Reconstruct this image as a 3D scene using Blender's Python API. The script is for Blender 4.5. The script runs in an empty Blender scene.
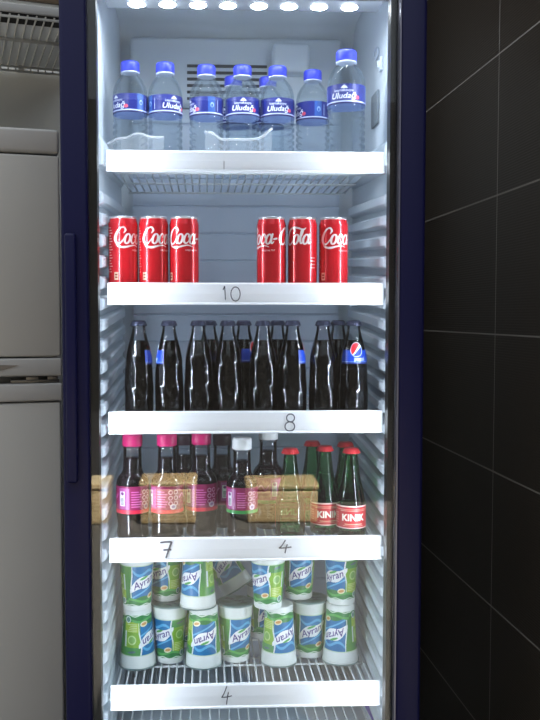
import bpy, bmesh, math, random
import numpy as np
from mathutils import Vector, Matrix
random.seed(7)
rng = np.random.default_rng(3)
S = bpy.context.scene
COL = S.collection
R = math.radians
PI = math.pi

# ------------------------------------------------------------------ render look
S.view_settings.view_transform = 'Standard'
S.view_settings.look = 'None'
S.view_settings.exposure = 0.0
S.view_settings.gamma = 1.0
S.view_settings.use_curve_mapping = False
S.cycles.use_denoising = True
S.cycles.max_bounces = 16
S.cycles.transparent_max_bounces = 40
S.cycles.transmission_bounces = 14
S.cycles.glossy_bounces = 6
S.cycles.caustics_refractive = True
S.cycles.sample_clamp_indirect = 6.0

# ------------------------------------------------------------------ camera
F, CX, CY, ZE = 860.0, 244.0, 360.0, 1.28
YA, PT = R(2.6), R(2.93)
fw = Vector((math.sin(YA) * math.cos(PT), math.cos(YA) * math.cos(PT), -math.sin(PT)))
rt = Vector((math.cos(YA), -math.sin(YA), 0))
up = rt.cross(fw)
cd = bpy.data.cameras.new('camera')
cam = bpy.data.objects.new('camera', cd)
COL.objects.link(cam)
cd.sensor_fit = 'HORIZONTAL'
cd.sensor_width = 36.0
cd.lens = F / 540.0 * 36.0
cd.shift_x = (270.0 - CX) / 540.0
cd.clip_start = 0.02
m = Matrix((rt, up, -fw)).transposed().to_4x4()
m.translation = (0, 0, ZE)
cam.matrix_world = m
S.camera = cam


def U(px, py, Y):
    """World X, Z of the point at depth Y that the photograph shows at a pixel."""
    d = fw + rt * ((px - CX) / F) - up * ((py - CY) / F)
    t = Y / d.y
    return d.x * t, ZE + d.z * t


# ------------------------------------------------------------------ materials
def lin(c):
    out = []
    for v in c[:3]:
        v = v / 255.0
        out.append(v / 12.92 if v <= 0.04045 else ((v + 0.055) / 1.055) ** 2.4)
    return tuple(out)


def pmat(name, rgb, rough=0.5, metal=0.0, spec=0.5, coat=0.0, trans=0.0, ior=1.45, noise=0.0, nscale=30.0, bump=0.0):
    m = bpy.data.materials.new(name)
    m.use_nodes = True
    nt = m.node_tree
    b = nt.nodes['Principled BSDF']
    c = lin(rgb)
    b.inputs['Base Color'].default_value = (*c, 1)
    b.inputs['Roughness'].default_value = rough
    b.inputs['Metallic'].default_value = metal
    b.inputs['Specular IOR Level'].default_value = spec
    b.inputs['Coat Weight'].default_value = coat
    b.inputs['Coat Roughness'].default_value = 0.05
    b.inputs['Transmission Weight'].default_value = trans
    b.inputs['IOR'].default_value = ior
    if noise or bump:
        tc = nt.nodes.new('ShaderNodeTexCoord')
        nz = nt.nodes.new('ShaderNodeTexNoise')
        nz.inputs['Scale'].default_value = nscale
        nz.inputs['Detail'].default_value = 4
        nt.links.new(tc.outputs['Object'], nz.inputs['Vector'])
        if noise:
            mr = nt.nodes.new('ShaderNodeMapRange')
            mr.inputs['To Min'].default_value = 1 - noise
            mr.inputs['To Max'].default_value = 1 + noise
            nt.links.new(nz.outputs['Fac'], mr.inputs['Value'])
            mx = nt.nodes.new('ShaderNodeVectorMath')
            mx.operation = 'SCALE'
            mx.inputs[0].default_value = c
            nt.links.new(mr.outputs['Result'], mx.inputs['Scale'])
            nt.links.new(mx.outputs['Vector'], b.inputs['Base Color'])
        if bump:
            bp = nt.nodes.new('ShaderNodeBump')
            bp.inputs['Strength'].default_value = bump
            bp.inputs['Distance'].default_value = 0.002
            nt.links.new(nz.outputs['Fac'], bp.inputs['Height'])
            nt.links.new(bp.outputs['Normal'], b.inputs['Normal'])
    return m


def emit(name, rgb, strength):
    m = bpy.data.materials.new(name)
    m.use_nodes = True
    nt = m.node_tree
    b = nt.nodes['Principled BSDF']
    b.inputs['Base Color'].default_value = (0.8, 0.8, 0.8, 1)
    b.inputs['Emission Color'].default_value = (*lin(rgb), 1)
    b.inputs['Emission Strength'].default_value = strength
    return m


def clear(name, tint=(255, 255, 255), ior=1.5, rough=0.0, base=0.0):
    """Thin clear sheet: light passes straight, the Fresnel share mirrors."""
    m = bpy.data.materials.new(name)
    m.use_nodes = True
    nt = m.node_tree
    nt.nodes.remove(nt.nodes['Principled BSDF'])
    out = nt.nodes['Material Output']
    t = nt.nodes.new('ShaderNodeBsdfTransparent')
    t.inputs['Color'].default_value = (*lin(tint), 1)
    g = nt.nodes.new('ShaderNodeBsdfGlossy')
    g.inputs['Roughness'].default_value = rough
    fr = nt.nodes.new('ShaderNodeFresnel')
    fr.inputs['IOR'].default_value = ior
    mx = nt.nodes.new('ShaderNodeMixShader')
    nt.links.new(fr.outputs['Fac'], mx.inputs['Fac'])
    nt.links.new(t.outputs['BSDF'], mx.inputs[1])
    nt.links.new(g.outputs['BSDF'], mx.inputs[2])
    nt.links.new(mx.outputs['Shader'], out.inputs['Surface'])
    return m


def glassmat(name, tint, ior=1.33, rough=0.0, clearmix=0.0, cleartint=(255, 255, 255)):
    m = bpy.data.materials.new(name)
    m.use_nodes = True
    nt = m.node_tree
    nt.nodes.remove(nt.nodes['Principled BSDF'])
    out = nt.nodes['Material Output']
    g = nt.nodes.new('ShaderNodeBsdfGlass')
    g.inputs['Color'].default_value = (*lin(tint), 1)
    g.inputs['IOR'].default_value = ior
    g.inputs['Roughness'].default_value = rough
    if clearmix:
        t = nt.nodes.new('ShaderNodeBsdfTransparent')
        t.inputs['Color'].default_value = (*lin(cleartint), 1)
        mx = nt.nodes.new('ShaderNodeMixShader')
        mx.inputs['Fac'].default_value = clearmix
        nt.links.new(g.outputs['BSDF'], mx.inputs[1])
        nt.links.new(t.outputs['BSDF'], mx.inputs[2])
        nt.links.new(mx.outputs['Shader'], out.inputs['Surface'])
    else:
        nt.links.new(g.outputs['BSDF'], out.inputs['Surface'])
    return m


def printmat(name, rough=0.35, metal=0.0, coat=0.0):
    """Printed surface whose ink comes from the mesh's own colour layer."""
    m = bpy.data.materials.new(name)
    m.use_nodes = True
    nt = m.node_tree
    b = nt.nodes['Principled BSDF']
    a = nt.nodes.new('ShaderNodeAttribute')
    a.attribute_name = 'ink'
    nt.links.new(a.outputs['Color'], b.inputs['Base Color'])
    b.inputs['Roughness'].default_value = rough
    b.inputs['Metallic'].default_value = metal
    b.inputs['Coat Weight'].default_value = coat
    return m


M = {}
M['navy'] = pmat('navy_enamel', (15, 16, 57), 0.38, spec=0.25, noise=0.05, nscale=8)
M['navy_dark'] = pmat('navy_gap', (20, 18, 60), 0.5)
M['black'] = pmat('black_gasket', (22, 22, 24), 0.35, spec=0.4)
M['trim'] = pmat('grey_trim', (120, 120, 135), 0.3, metal=0.6)
M['liner'] = pmat('white_liner', (206, 216, 224), 0.42, noise=0.03, nscale=5)
M['liner_back'] = pmat('grey_back_panel', (186, 198, 214), 0.4, metal=0.1, noise=0.05, nscale=4)
M['slot'] = pmat('dark_slot', (40, 44, 50), 0.7)
M['wire'] = pmat('white_coated_wire', (212, 218, 220), 0.4)
M['rail'] = pmat('white_price_rail', (246, 248, 252), 0.35)
M['pen'] = pmat('pen_ink', (70, 72, 84), 0.6)
M['pencil'] = pmat('broad_pen_ink', (88, 88, 98), 0.6)
M['led'] = emit('led_lamp', (236, 244, 255), 140.0)
M['ledstrip'] = emit('led_strip', (232, 241, 255), 138.0)
M['pane'] = clear('door_glass', (250, 252, 252), 1.6)
M['purple'] = pmat('purple_strap', (120, 96, 190), 0.5)
M['pet'] = glassmat('clear_water_bottle', (250, 253, 255), 1.22, 0.02, 0.66, (245, 250, 252))
M['bluecap'] = pmat('blue_cap', (38, 52, 190), 0.4)
M['cap_ring'] = pmat('white_ring', (205, 212, 235), 0.4)
M['print'] = printmat('printed_label', 0.35)
M['sleeve'] = printmat('printed_sleeve', 0.35)
_n = M['sleeve'].node_tree
_g = _n.nodes.new('ShaderNodeNewGeometry')          # the inner side of the sleeve is plain
_x = _n.nodes.new('ShaderNodeMix')
_x.data_type = 'RGBA'
_a = [q for q in _n.nodes if q.type == 'ATTRIBUTE'][0]
_n.links.new(_g.outputs['Backfacing'], _x.inputs['Factor'])
_n.links.new(_a.outputs['Color'], _x.inputs['A'])
_x.inputs['B'].default_value = (*lin((120, 134, 176)), 1)
_n.links.new(_x.outputs['Result'], _n.nodes['Principled BSDF'].inputs['Base Color'])
M['canprint'] = printmat('printed_can', 0.25, 0.35, 0.4)
M['alu'] = pmat('aluminium', (205, 205, 210), 0.28, metal=1.0)
M['flint'] = clear('flint_glass', (238, 240, 242), 1.5, 0.03)
M['petjuice'] = clear('clear_juice_bottle', (238, 240, 242), 1.45, 0.04)
M['cola'] = pmat('cola', (9, 5, 5), 0.08, spec=0.5)
M['juice'] = pmat('dark_juice', (24, 8, 16), 0.1, spec=0.5)
M['crown'] = pmat('dark_crown_cap', (62, 66, 86), 0.3, metal=0.7)
M['redcrown'] = pmat('red_crown_cap', (196, 40, 48), 0.32, metal=0.2)
M['pinkcap'] = pmat('pink_cap', (190, 24, 100), 0.4)
M['whitecap'] = pmat('white_cap', (222, 226, 228), 0.4)
M['green'] = clear('green_glass', (150, 208, 162), 1.5, 0.035)
M['cuplid'] = printmat('foil_lid', 0.35, 0.15)
M['cuprim'] = pmat('white_cup_plastic', (232, 236, 232), 0.4)


# ------------------------------------------------------------------ mesh building
class MB:
    def __init__(s):
        s.v, s.f, s.m, s.sm = [], [], [], []

    def add(s, vs, fs, mat=0, smooth=False):
        b = len(s.v)
        s.v += [tuple(v) for v in vs]
        for f in fs:
            s.f.append(tuple(b + i for i in f))
            s.m.append(mat)
            s.sm.append(smooth)

    def box(s, x0, x1, y0, y1, z0, z1, mat=0, bev=0.0, seg=2):
        if not bev:
            vs = [(x, y, z) for z in (z0, z1) for y in (y0, y1) for x in (x0, x1)]
            s.add(vs, [(0, 2, 3, 1), (4, 5, 7, 6), (0, 1, 5, 4), (2, 6, 7, 3), (0, 4, 6, 2), (1, 3, 7, 5)], mat)
            return
        bm = bmesh.new()
        bmesh.ops.create_cube(bm, size=1.0)
        for v in bm.verts:
            v.co = Vector(((x0 + x1) / 2 + v.co.x * (x1 - x0), (y0 + y1) / 2 + v.co.y * (y1 - y0), (z0 + z1) / 2 + v.co.z * (z1 - z0)))
        bmesh.ops.bevel(bm, geom=list(bm.edges), offset=bev, segments=seg, affect='EDGES', profile=0.5)
        bm.verts.ensure_lookup_table()
        s.add([v.co[:] for v in bm.verts], [[v.index for v in f.verts] for f in bm.faces], mat, True)
        bm.free()

    def lathe(s, prof, seg=40, mat=0, mod=None, smooth=True, c=(0, 0, 0), mats=None):
        b0 = len(s.v)
        n = len(prof)
        vs = []
        for (r, z) in prof:
            for k in range(seg):
                t = 2 * PI * k / seg
                rr = r * (mod(t, z) if mod else 1.0)
                vs.append((c[0] + rr * math.cos(t), c[1] + rr * math.sin(t), c[2] + z))
        s.v += vs
        for i in range(n - 1):
            for k in range(seg):
                k2 = (k + 1) % seg
                s.f.append((b0 + i * seg + k, b0 + i * seg + k2, b0 + (i + 1) * seg + k2, b0 + (i + 1) * seg + k))
                s.m.append(mats[i] if mats else mat)
                s.sm.append(smooth)
        for i, flip in ((0, True), (n - 1, False)):
            if prof[i][0] > 1e-6:
                ring = [b0 + i * seg + k for k in range(seg)]
                s.f.append(tuple(reversed(ring)) if flip else tuple(ring))
                s.m.append(mats[min(i, n - 2)] if mats else mat)
                s.sm.append(False)

    def tube(s, pts, r, seg=8, mat=0, cap=True):
        pts = [Vector(p) for p in pts]
        b0 = len(s.v)
        n = len(pts)
        prev = None
        for i, p in enumerate(pts):
            d = (pts[min(i + 1, n - 1)] - pts[max(i - 1, 0)]).normalized()
            if prev is None:
                a = d.cross(Vector((0, 0, 1)) if abs(d.z) < 0.9 else Vector((1, 0, 0))).normalized()
            else:
                a = (prev - d * prev.dot(d)).normalized()
            prev = a
            b = d.cross(a)
            for k in range(seg):
                t = 2 * PI * k / seg
                s.v.append(tuple(p + (a * math.cos(t) + b * math.sin(t)) * r))
        for i in range(n - 1):
            for k in range(seg):
                k2 = (k + 1) % seg
                s.f.append((b0 + i * seg + k, b0 + i * seg + k2, b0 + (i + 1) * seg + k2, b0 + (i + 1) * seg + k))
                s.m.append(mat)
                s.sm.append(True)
        if cap:
            s.f.append(tuple(reversed([b0 + k for k in range(seg)])))
            s.f.append(tuple(b0 + (n - 1) * seg + k for k in range(seg)))
            s.m += [mat, mat]
            s.sm += [False, False]

    def ribbon(s, pts, w, fn, mat=0):
        """A pen stroke: 2-D points widened to w and laid on a surface by fn(u, v)."""
        n = len(pts)
        L = []
        for i, p in enumerate(pts):
            a, b = pts[max(i - 1, 0)], pts[min(i + 1, n - 1)]
            dx, dy = b[0] - a[0], b[1] - a[1]
            l = math.hypot(dx, dy) or 1
            nx, ny = -dy / l * w / 2, dx / l * w / 2
            L.append((fn(p[0] + nx, p[1] + ny), fn(p[0] - nx, p[1] - ny)))
        vs = [q for pr in L for q in pr]
        s.add(vs, [(2 * i, 2 * i + 1, 2 * i + 3, 2 * i + 2) for i in range(n - 1)], mat)

    def mesh(s, name, mats):
        me = bpy.data.meshes.new(name)
        me.from_pydata(s.v, [], s.f)
        for mt in (mats if isinstance(mats, (list, tuple)) else [mats]):
            me.materials.append(mt)
        me.polygons.foreach_set('material_index', s.m)
        me.polygons.foreach_set('use_smooth', s.sm)
        me.update()
        return me

    def obj(s, name, mats, parent=None, loc=(0, 0, 0)):
        o = bpy.data.objects.new(name, s.mesh(name, mats))
        COL.objects.link(o)
        o.location = loc
        if parent:
            o.parent = parent
        return o


def tag(o, label=None, cat=None, group=None, kind=None):
    if label:
        o['label'] = label
    if cat:
        o['category'] = cat
    if group:
        o['group'] = group
    if kind:
        o['kind'] = kind
    return o


def thing(name, label, cat, loc=(0, 0, 0), rz=0.0, group=None):
    o = bpy.data.objects.new(name, None)
    o.empty_display_size = 0.03
    COL.objects.link(o)
    o.location = loc
    o.rotation_euler = (0, 0, rz)
    return tag(o, label, cat, group)


def dup(root):
    r = root.copy()
    COL.objects.link(r)
    for ch in list(root.children):
        c = ch.copy()
        COL.objects.link(c)
        c.parent = r
        for g in list(ch.children):
            d = g.copy()
            COL.objects.link(d)
            d.parent = c
    return r


# ------------------------------------------------------------------ ink: a small painter for printed labels
class Ink:
    """Colours over a sheet of w x h units, sampled on an nx x ny lattice."""

    def __init__(s, w, h, nx, ny, base):
        s.w, s.h, s.nx, s.ny = w, h, nx, ny
        s.x, s.y = np.meshgrid(np.linspace(0, w, nx), np.linspace(0, h, ny))
        s.px = max(w / (nx - 1), h / (ny - 1))
        s.c = np.zeros((ny, nx, 3))
        s.c[:] = base

    def put(s, mask, rgb):
        a = np.clip(mask, 0, 1)[..., None]
        s.c = s.c * (1 - a) + np.array(rgb, float) * a

    def rect(s, x0, x1, y0, y1, rgb):
        d = np.minimum(np.minimum(s.x - x0, x1 - s.x), np.minimum(s.y - y0, y1 - s.y))
        s.put(d / s.px + 0.5, rgb)

    def ell(s, cx, cy, rx, ry, rgb, rot=0.0):
        c, n = math.cos(rot), math.sin(rot)
        X, Y = s.x - cx, s.y - cy
        d = 1 - np.hypot((X * c + Y * n) / rx, (-X * n + Y * c) / ry)
        s.put(d * min(rx, ry) / s.px + 0.5, rgb)

    def where(s, cond, rgb):
        s.put(cond.astype(float), rgb)

    def stroke(s, pts, wid, rgb, smooth=True, wrap=None):
        pts = np.array(pts, float)
        if len(pts[0]) == 2:
            ws = np.full(len(pts), wid)
        else:
            ws = pts[:, 2] * wid
        q = [(p[0], p[1], w) for p, w in zip(pts, ws)]
        if smooth and len(q) > 2:
            q = catmull(q, 6)
        mask = np.zeros_like(s.x)
        for a, b in zip(q[:-1], q[1:]):
            dx, dy = b[0] - a[0], b[1] - a[1]
            l2 = dx * dx + dy * dy or 1e-9
            t = np.clip(((s.x - a[0]) * dx + (s.y - a[1]) * dy) / l2, 0, 1)
            d = np.hypot(s.x - a[0] - t * dx, s.y - a[1] - t * dy)
            w = (a[2] + t * (b[2] - a[2])) / 2
            mask = np.maximum(mask, np.clip((w - d) / s.px + 0.5, 0, 1))
        s.put(mask, rgb)

    def text(s, string, cx, cy, height, rgb, rot=0.0, shear=0.0, bold=0.0, stretch=1.0):
        tris = text_tris(string, bold)
        if not len(tris):
            return
        P = tris.reshape(-1, 2)
        lo, hi = P.min(0), P.max(0)
        P = (P - (lo + hi) / 2) / 0.73 * height
        P[:, 0] = (P[:, 0] + P[:, 1] * shear) * stretch
        c, n = math.cos(rot), math.sin(rot)
        P = np.stack([cx + P[:, 0] * c - P[:, 1] * n, cy + P[:, 0] * n + P[:, 1] * c], 1).reshape(-1, 3, 2)
        acc = np.zeros_like(s.x)
        for ox, oy in ((-.25, -.25), (.25, -.25), (-.25, .25), (.25, .25)):
            hit = np.zeros(s.x.shape, bool)
            X, Y = s.x + ox * s.px, s.y + oy * s.px
            for t in P:
                l, h = t.min(0), t.max(0)
                i0, i1 = np.searchsorted(X[0], (l[0], h[0]))
                j0, j1 = np.searchsorted(Y[:, 0], (l[1], h[1]))
                if i1 <= i0 or j1 <= j0:
                    continue
                xs, ys = X[j0:j1, i0:i1], Y[j0:j1, i0:i1]
                e = [(t[(k + 1) % 3][0] - t[k][0]) * (ys - t[k][1]) - (t[(k + 1) % 3][1] - t[k][1]) * (xs - t[k][0]) for k in range(3)]
                hit[j0:j1, i0:i1] |= ((e[0] >= 0) & (e[1] >= 0) & (e[2] >= 0)) | ((e[0] <= 0) & (e[1] <= 0) & (e[2] <= 0))
            acc += hit / 4.0
        s.put(acc, rgb)

    def linear(s):
        v = np.clip(s.c, 0, 255) / 255.0
        return np.where(v <= 0.04045, v / 12.92, ((v + 0.055) / 1.055) ** 2.4)


def catmull(q, n):
    q = [np.array(p, float) for p in q]
    out = []
    for i in range(len(q) - 1):
        p0, p1, p2, p3 = q[max(i - 1, 0)], q[i], q[i + 1], q[min(i + 2, len(q) - 1)]
        for k in range(n):
            t = k / n
            out.append(tuple(0.5 * ((2 * p1) + (p2 - p0) * t + (2 * p0 - 5 * p1 + 4 * p2 - p3) * t * t + (3 * p1 - p0 - 3 * p2 + p3) * t ** 3)))
    out.append(tuple(q[-1]))
    return out


_tt = {}


def text_tris(string, bold=0.0):
    key = (string, bold)
    if key in _tt:
        return _tt[key]
    cu = bpy.data.curves.new('lettering', 'FONT')
    cu.body = string
    cu.offset = bold
    cu.resolution_u = 3
    o = bpy.data.objects.new('lettering', cu)
    COL.objects.link(o)
    dg = bpy.context.evaluated_depsgraph_get()
    ev = o.evaluated_get(dg)
    me = ev.to_mesh()
    me.calc_loop_triangles()
    co = np.array([v.co[:2] for v in me.vertices]) if len(me.vertices) else np.zeros((0, 2))
    t = np.array([co[list(l.vertices)] for l in me.loop_triangles]) if len(co) else np.zeros((0, 3, 2))
    ev.to_mesh_clear()
    bpy.data.objects.remove(o)
    bpy.data.curves.remove(cu)
    _tt[key] = t
    return t


def wrap_ink(name, ink, prof, mat, arc=2 * PI, start=None):
    """Wraps an inked sheet round the z axis; its middle faces -Y. prof(v) gives (r, z) for v in 0..1."""
    ny, nx = ink.ny, ink.nx
    closed = arc > 2 * PI - 1e-6
    if start is None:
        start = -PI / 2 - arc / 2
    V = np.zeros((ny, nx, 3))
    for j in range(ny):
        r, z = prof(j / (ny - 1))
        t = start + arc * np.arange(nx) / (nx - 1)
        V[j, :, 0] = r * np.cos(t)
        V[j, :, 1] = r * np.sin(t)
        V[j, :, 2] = z
    idx = np.arange(ny * nx).reshape(ny, nx)
    a, b, c, d = idx[:-1, :-1], idx[:-1, 1:], idx[1:, 1:], idx[1:, :-1]
    faces = np.stack([a, b, c, d], -1).reshape(-1, 4)
    return ink_mesh(name, V.reshape(-1, 3), faces, ink.linear().reshape(-1, 3), mat)


def ink_mesh(name, V, faces, cols, mat):
    me = bpy.data.meshes.new(name)
    me.from_pydata(V.tolist(), [], faces.tolist())
    me.materials.append(mat)
    at = me.attributes.new('ink', 'FLOAT_COLOR', 'POINT')
    at.data.foreach_set('color', np.concatenate([cols, np.ones((len(cols), 1))], 1).astype(np.float32).ravel())
    me.polygons.foreach_set('use_smooth', [True] * len(me.polygons))
    me.update()
    return me


def link(name, me, parent=None, loc=(0, 0, 0)):
    o = bpy.data.objects.new(name, me)
    COL.objects.link(o)
    o.location = loc
    if parent:
        o.parent = parent
    return o


# ------------------------------------------------------------------ the setting
def tile_material():
    m = bpy.data.materials.new('dark_brown_tiles')
    m.use_nodes = True
    nt = m.node_tree
    N, Lk = nt.nodes, nt.links
    b = N['Principled BSDF']
    tc = N.new('ShaderNodeTexCoord')
    mp = N.new('ShaderNodeMapping')
    mp.inputs['Rotation'].default_value = (-PI / 2, 0, 0)
    sep = N.new('ShaderNodeSeparateXYZ')
    Lk.new(tc.outputs['Object'], sep.inputs[0])
    comb = N.new('ShaderNodeCombineXYZ')
    Lk.new(sep.outputs['X'], comb.inputs['X'])
    ad = N.new('ShaderNodeMath')
    ad.operation = 'SUBTRACT'
    ad.inputs[1].default_value = 0.04
    Lk.new(sep.outputs['Z'], ad.inputs[0])
    Lk.new(ad.outputs[0], comb.inputs['Y'])
    br = N.new('ShaderNodeTexBrick')
    br.offset = 0.0
    br.inputs['Scale'].default_value = 1.0
    br.inputs['Brick Width'].default_value = 0.6
    br.inputs['Row Height'].default_value = 0.3
    br.inputs['Mortar Size'].default_value = 0.0018
    br.inputs['Mortar Smooth'].default_value = 0.1
    br.inputs['Color1'].default_value = (*lin((66, 59, 51)), 1)
    br.inputs['Color2'].default_value = (*lin((62, 55, 48)), 1)
    br.inputs['Mortar'].default_value = (*lin((168, 163, 156)), 1)
    Lk.new(comb.outputs[0], br.inputs['Vector'])
    Lk.new(br.outputs['Color'], b.inputs['Base Color'])
    # fine horizontal reeding
    mu = N.new('ShaderNodeMath')
    mu.operation = 'MULTIPLY'
    mu.inputs[1].default_value = 2 * PI / 0.0055
    Lk.new(sep.outputs['Z'], mu.inputs[0])
    sn = N.new('ShaderNodeMath')
    sn.operation = 'SINE'
    Lk.new(mu.outputs[0], sn.inputs[0])
    nz = N.new('ShaderNodeTexNoise')
    nz.inputs['Scale'].default_value = 9
    Lk.new(tc.outputs['Object'], nz.inputs['Vector'])
    ml = N.new('ShaderNodeMath')
    ml.operation = 'MULTIPLY'
    Lk.new(sn.outputs[0], ml.inputs[0])
    Lk.new(nz.outputs['Fac'], ml.inputs[1])
    bp = N.new('ShaderNodeBump')
    bp.inputs['Strength'].default_value = 0.25
    bp.inputs['Distance'].default_value = 0.0012
    Lk.new(ml.outputs[0], bp.inputs['Height'])
    Lk.new(bp.outputs['Normal'], b.inputs['Normal'])
    b.inputs['Roughness'].default_value = 0.33
    b.inputs['Specular IOR Level'].default_value = 0.35
    return m


def slat_material():
    m = pmat('brown_ceiling_boards', (104, 86, 66), 0.6)
    nt = m.node_tree
    N, Lk = nt.nodes, nt.links
    tc = N.new('ShaderNodeTexCoord')
    w = N.new('ShaderNodeTexWave')
    w.bands_direction = 'Y'
    w.inputs['Scale'].default_value = 7.0
    w.inputs['Distortion'].default_value = 0.4
    rp = N.new('ShaderNodeValToRGB')
    rp.color_ramp.elements[0].color = (*lin((62, 50, 40)), 1)
    rp.color_ramp.elements[1].color = (*lin((122, 102, 78)), 1)
    Lk.new(tc.outputs['Object'], w.inputs['Vector'])
    Lk.new(w.outputs['Fac'], rp.inputs['Fac'])
    Lk.new(rp.outputs['Color'], N['Principled BSDF'].inputs['Base Color'])
    return m


def pavement_material():
    m = pmat('grey_pavement', (104, 101, 96), 0.85, noise=0.25, nscale=6, bump=0.3)
    return m


mb = MB()
mb.box(-7, 6, -3.0, 3.4, -0.1, 0)
tag(mb.obj('floor', pavement_material()), kind='structure')
mb = MB()
mb.box(-12, 12, -16, -3.0, -0.14, -0.03)
tag(mb.obj('street_road', pmat('dark_asphalt', (44, 43, 44), 0.9, noise=0.3, nscale=12)), kind='structure')
mb = MB()
mb.box(-12, 12, -9.4, -9, -0.03, 4.2)  # unseen wall, added to keep the bright sky out of the door glass
tag(mb.obj('sky_block_facade', pmat('dark_sky_block', (34, 32, 31), 0.9, noise=0.3, nscale=2)), kind='structure')

mb = MB()
mb.box(-0.9, 1.4, -0.09, 0, 0, 2.6)
wr = tag(mb.obj('wall_right', tile_material(), loc=(0.63, 1.843, 0)), kind='structure')
wr.rotation_euler = (0, 0, PI / 2 + R(2.33))

PHI = R(16)
plaster = pmat('pale_plaster', (240, 239, 231), 0.8, noise=0.05, nscale=3)
mb = MB()
mb.box(-2.6, 0.75, 0, 0.1, 0, 2.6)
wl = tag(mb.obj('wall_left', plaster, loc=(-0.33, 2.46, 0)), kind='structure')
wl.rotation_euler = (0, 0, PHI)
mb = MB()
mb.box(-4, 2.5, 3.2, 3.3, 0, 2.6)
tag(mb.obj('wall_back', pmat('dark_plaster', (60, 58, 56), 0.8)), kind='structure')
mb = MB()
mb.box(-3.2, 1.0, 2.2, 3.3, 2.6, 2.7)
tag(mb.obj('ceiling', pmat('pale_ceiling', (190, 186, 178), 0.8)), kind='structure')
mb = MB()
zt = 2.135
while zt < 2.58:
    mb.box(-2.6, 0.7, -0.012, 0.0, zt, zt + 0.056, bev=0.003)
    zt += 0.058
tr = tag(mb.obj('trim_1', slat_material(), loc=(-0.33, 2.46, 0)), kind='structure')
tr.rotation_euler = (0, 0, PHI)

# ---- white household refrigerator
HW = pmat('white_enamel', (183, 181, 175), 0.4, noise=0.03, nscale=3)
HW2 = pmat('pale_grey_plastic', (176, 174, 170), 0.45)
DK = pmat('dark_gap', (26, 24, 22), 0.7)
STEEL = pmat('hinge_steel', (120, 116, 108), 0.4, metal=0.8)
hx, _ = U(61.5, 360, 1.76)
hr = thing('household_refrigerator', 'white two-door household refrigerator standing against the pale plaster wall', 'refrigerator', (hx, 1.76, -0.007), R(14))
mb = MB()
mb.box(-0.6, -0.004, 0.045, 0.6, 0.03, 1.64, bev=0.006)
mb.obj('cabinet', HW, hr)
mb = MB()
mb.box(-0.602, 0.0, 0.0, 0.6, 1.612, 1.660, bev=0.007, seg=3)
mb.obj('top_cap', HW2, hr)
mb = MB()
mb.box(-0.6, 0.0, 0.0, 0.04, 1.205, 1.608, bev=0.005)
fd = mb.obj('door', HW, hr)
mb = MB()
mb.box(-0.6, 0.001, -0.003, 0.04, 1.166, 1.202, bev=0.004)
mb.obj('door_trim', HW2, fd)
mb = MB()
mb.add([(-0.5, -0.006, 1.17), (-0.13, -0.006, 1.176), (-0.085, -0.0045, 1.188), (-0.13, -0.006, 1.19), (-0.5, -0.006, 1.197),
        (-0.5, 0.01, 1.17), (-0.13, 0.01, 1.176), (-0.085, 0.01, 1.188), (-0.13, 0.01, 1.19), (-0.5, 0.01, 1.197)],
       [(0, 1, 2, 3, 4), (0, 5, 6, 1), (1, 6, 7, 2), (2, 7, 8, 3), (3, 8, 9, 4), (4, 9, 5, 0), (9, 8, 7, 6, 5)])
mb.obj('recess_shade_wedge', pmat('grip_recess_shade', (120, 112, 102), 0.6), fd)  # raised wedge; the shade of a grip recess is put into its colour
mb = MB()
mb.box(-0.6, -0.002, 0.0, 0.04, 0.06, 1.112, bev=0.005)
ld = mb.obj('door', HW, hr)
mb = MB()
mb.box(-0.6, 0.001, -0.003, 0.04, 1.115, 1.151, bev=0.004)
mb.obj('door_trim', HW2, ld)
mb = MB()
mb.box(-0.1, -0.004, 0.008, 0.04, 1.1515, 1.158, bev=0.001)
mb.box(-0.07, -0.045, 0.004, 0.04, 1.158, 1.1655, bev=0.001)
mb.box(-0.028, -0.008, 0.004, 0.04, 1.158, 1.1655, bev=0.001)
mb.obj('hinge', STEEL, hr)
for x in (-0.55, -0.06):
    for y in (0.1, 0.55):
        mb = MB()
        mb.lathe([(0.02, 0.007), (0.02, 0.032)], 16)
        mb.obj('foot', DK, hr, (x, y, 0))

# ---- white wire shelf above it
sx, sz = U(58, 19, 2.0)
ws = thing('wire_shelf', 'white wire wall shelf on the pale wall above the household refrigerator', 'shelf', (sx, 2.0, sz), PHI)
WS = pmat('white_shelf_wire', (205, 205, 200), 0.45)
mb = MB()
for k in range(34):
    x = 0.07 - k * 0.0195
    mb.tube([(x, 0.0, 0), (x, 0.40, 0), (x, 0.405, -0.012)], 0.0022, 6)
for y, r in ((0.004, 0.003), (0.17, 0.0045), (0.40, 0.003)):
    mb.tube([(-0.58, y, -0.004), (0.09, y, -0.004)], r, 6)
mb.tube([(-0.58, 0.405, -0.014), (0.09, 0.405, -0.014)], 0.003, 6)
mb.obj('wire_grate', WS, ws)
mb = MB()
mb.box(-0.58, 0.09, -0.006, 0.0, 0.003, 0.022, bev=0.002)
mb.obj('front_lip', pmat('grey_shelf_lip', (150, 150, 148), 0.5), ws)
mb = MB()
mb.box(-0.58, 0.09, 0.006, 0.075, 0.004, 0.016)
mb.obj('dark_gap_strip', DK, ws)  # added strip, drawn as the dark gaps between the front wires
mb = MB()
mb.box(-0.58, 0.09, 0.0755, 0.43, 0.004, 0.010)
mb.obj('shelf_board', pmat('grey_shelf_board', (228, 230, 230), 0.5), ws)
for x in (-0.45, -0.05):
    mb = MB()
    mb.box(x - 0.008, x + 0.008, 0.41, 0.44, -0.004, 0.06, bev=0.002)
    mb.obj('bracket', WS, ws)

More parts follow.
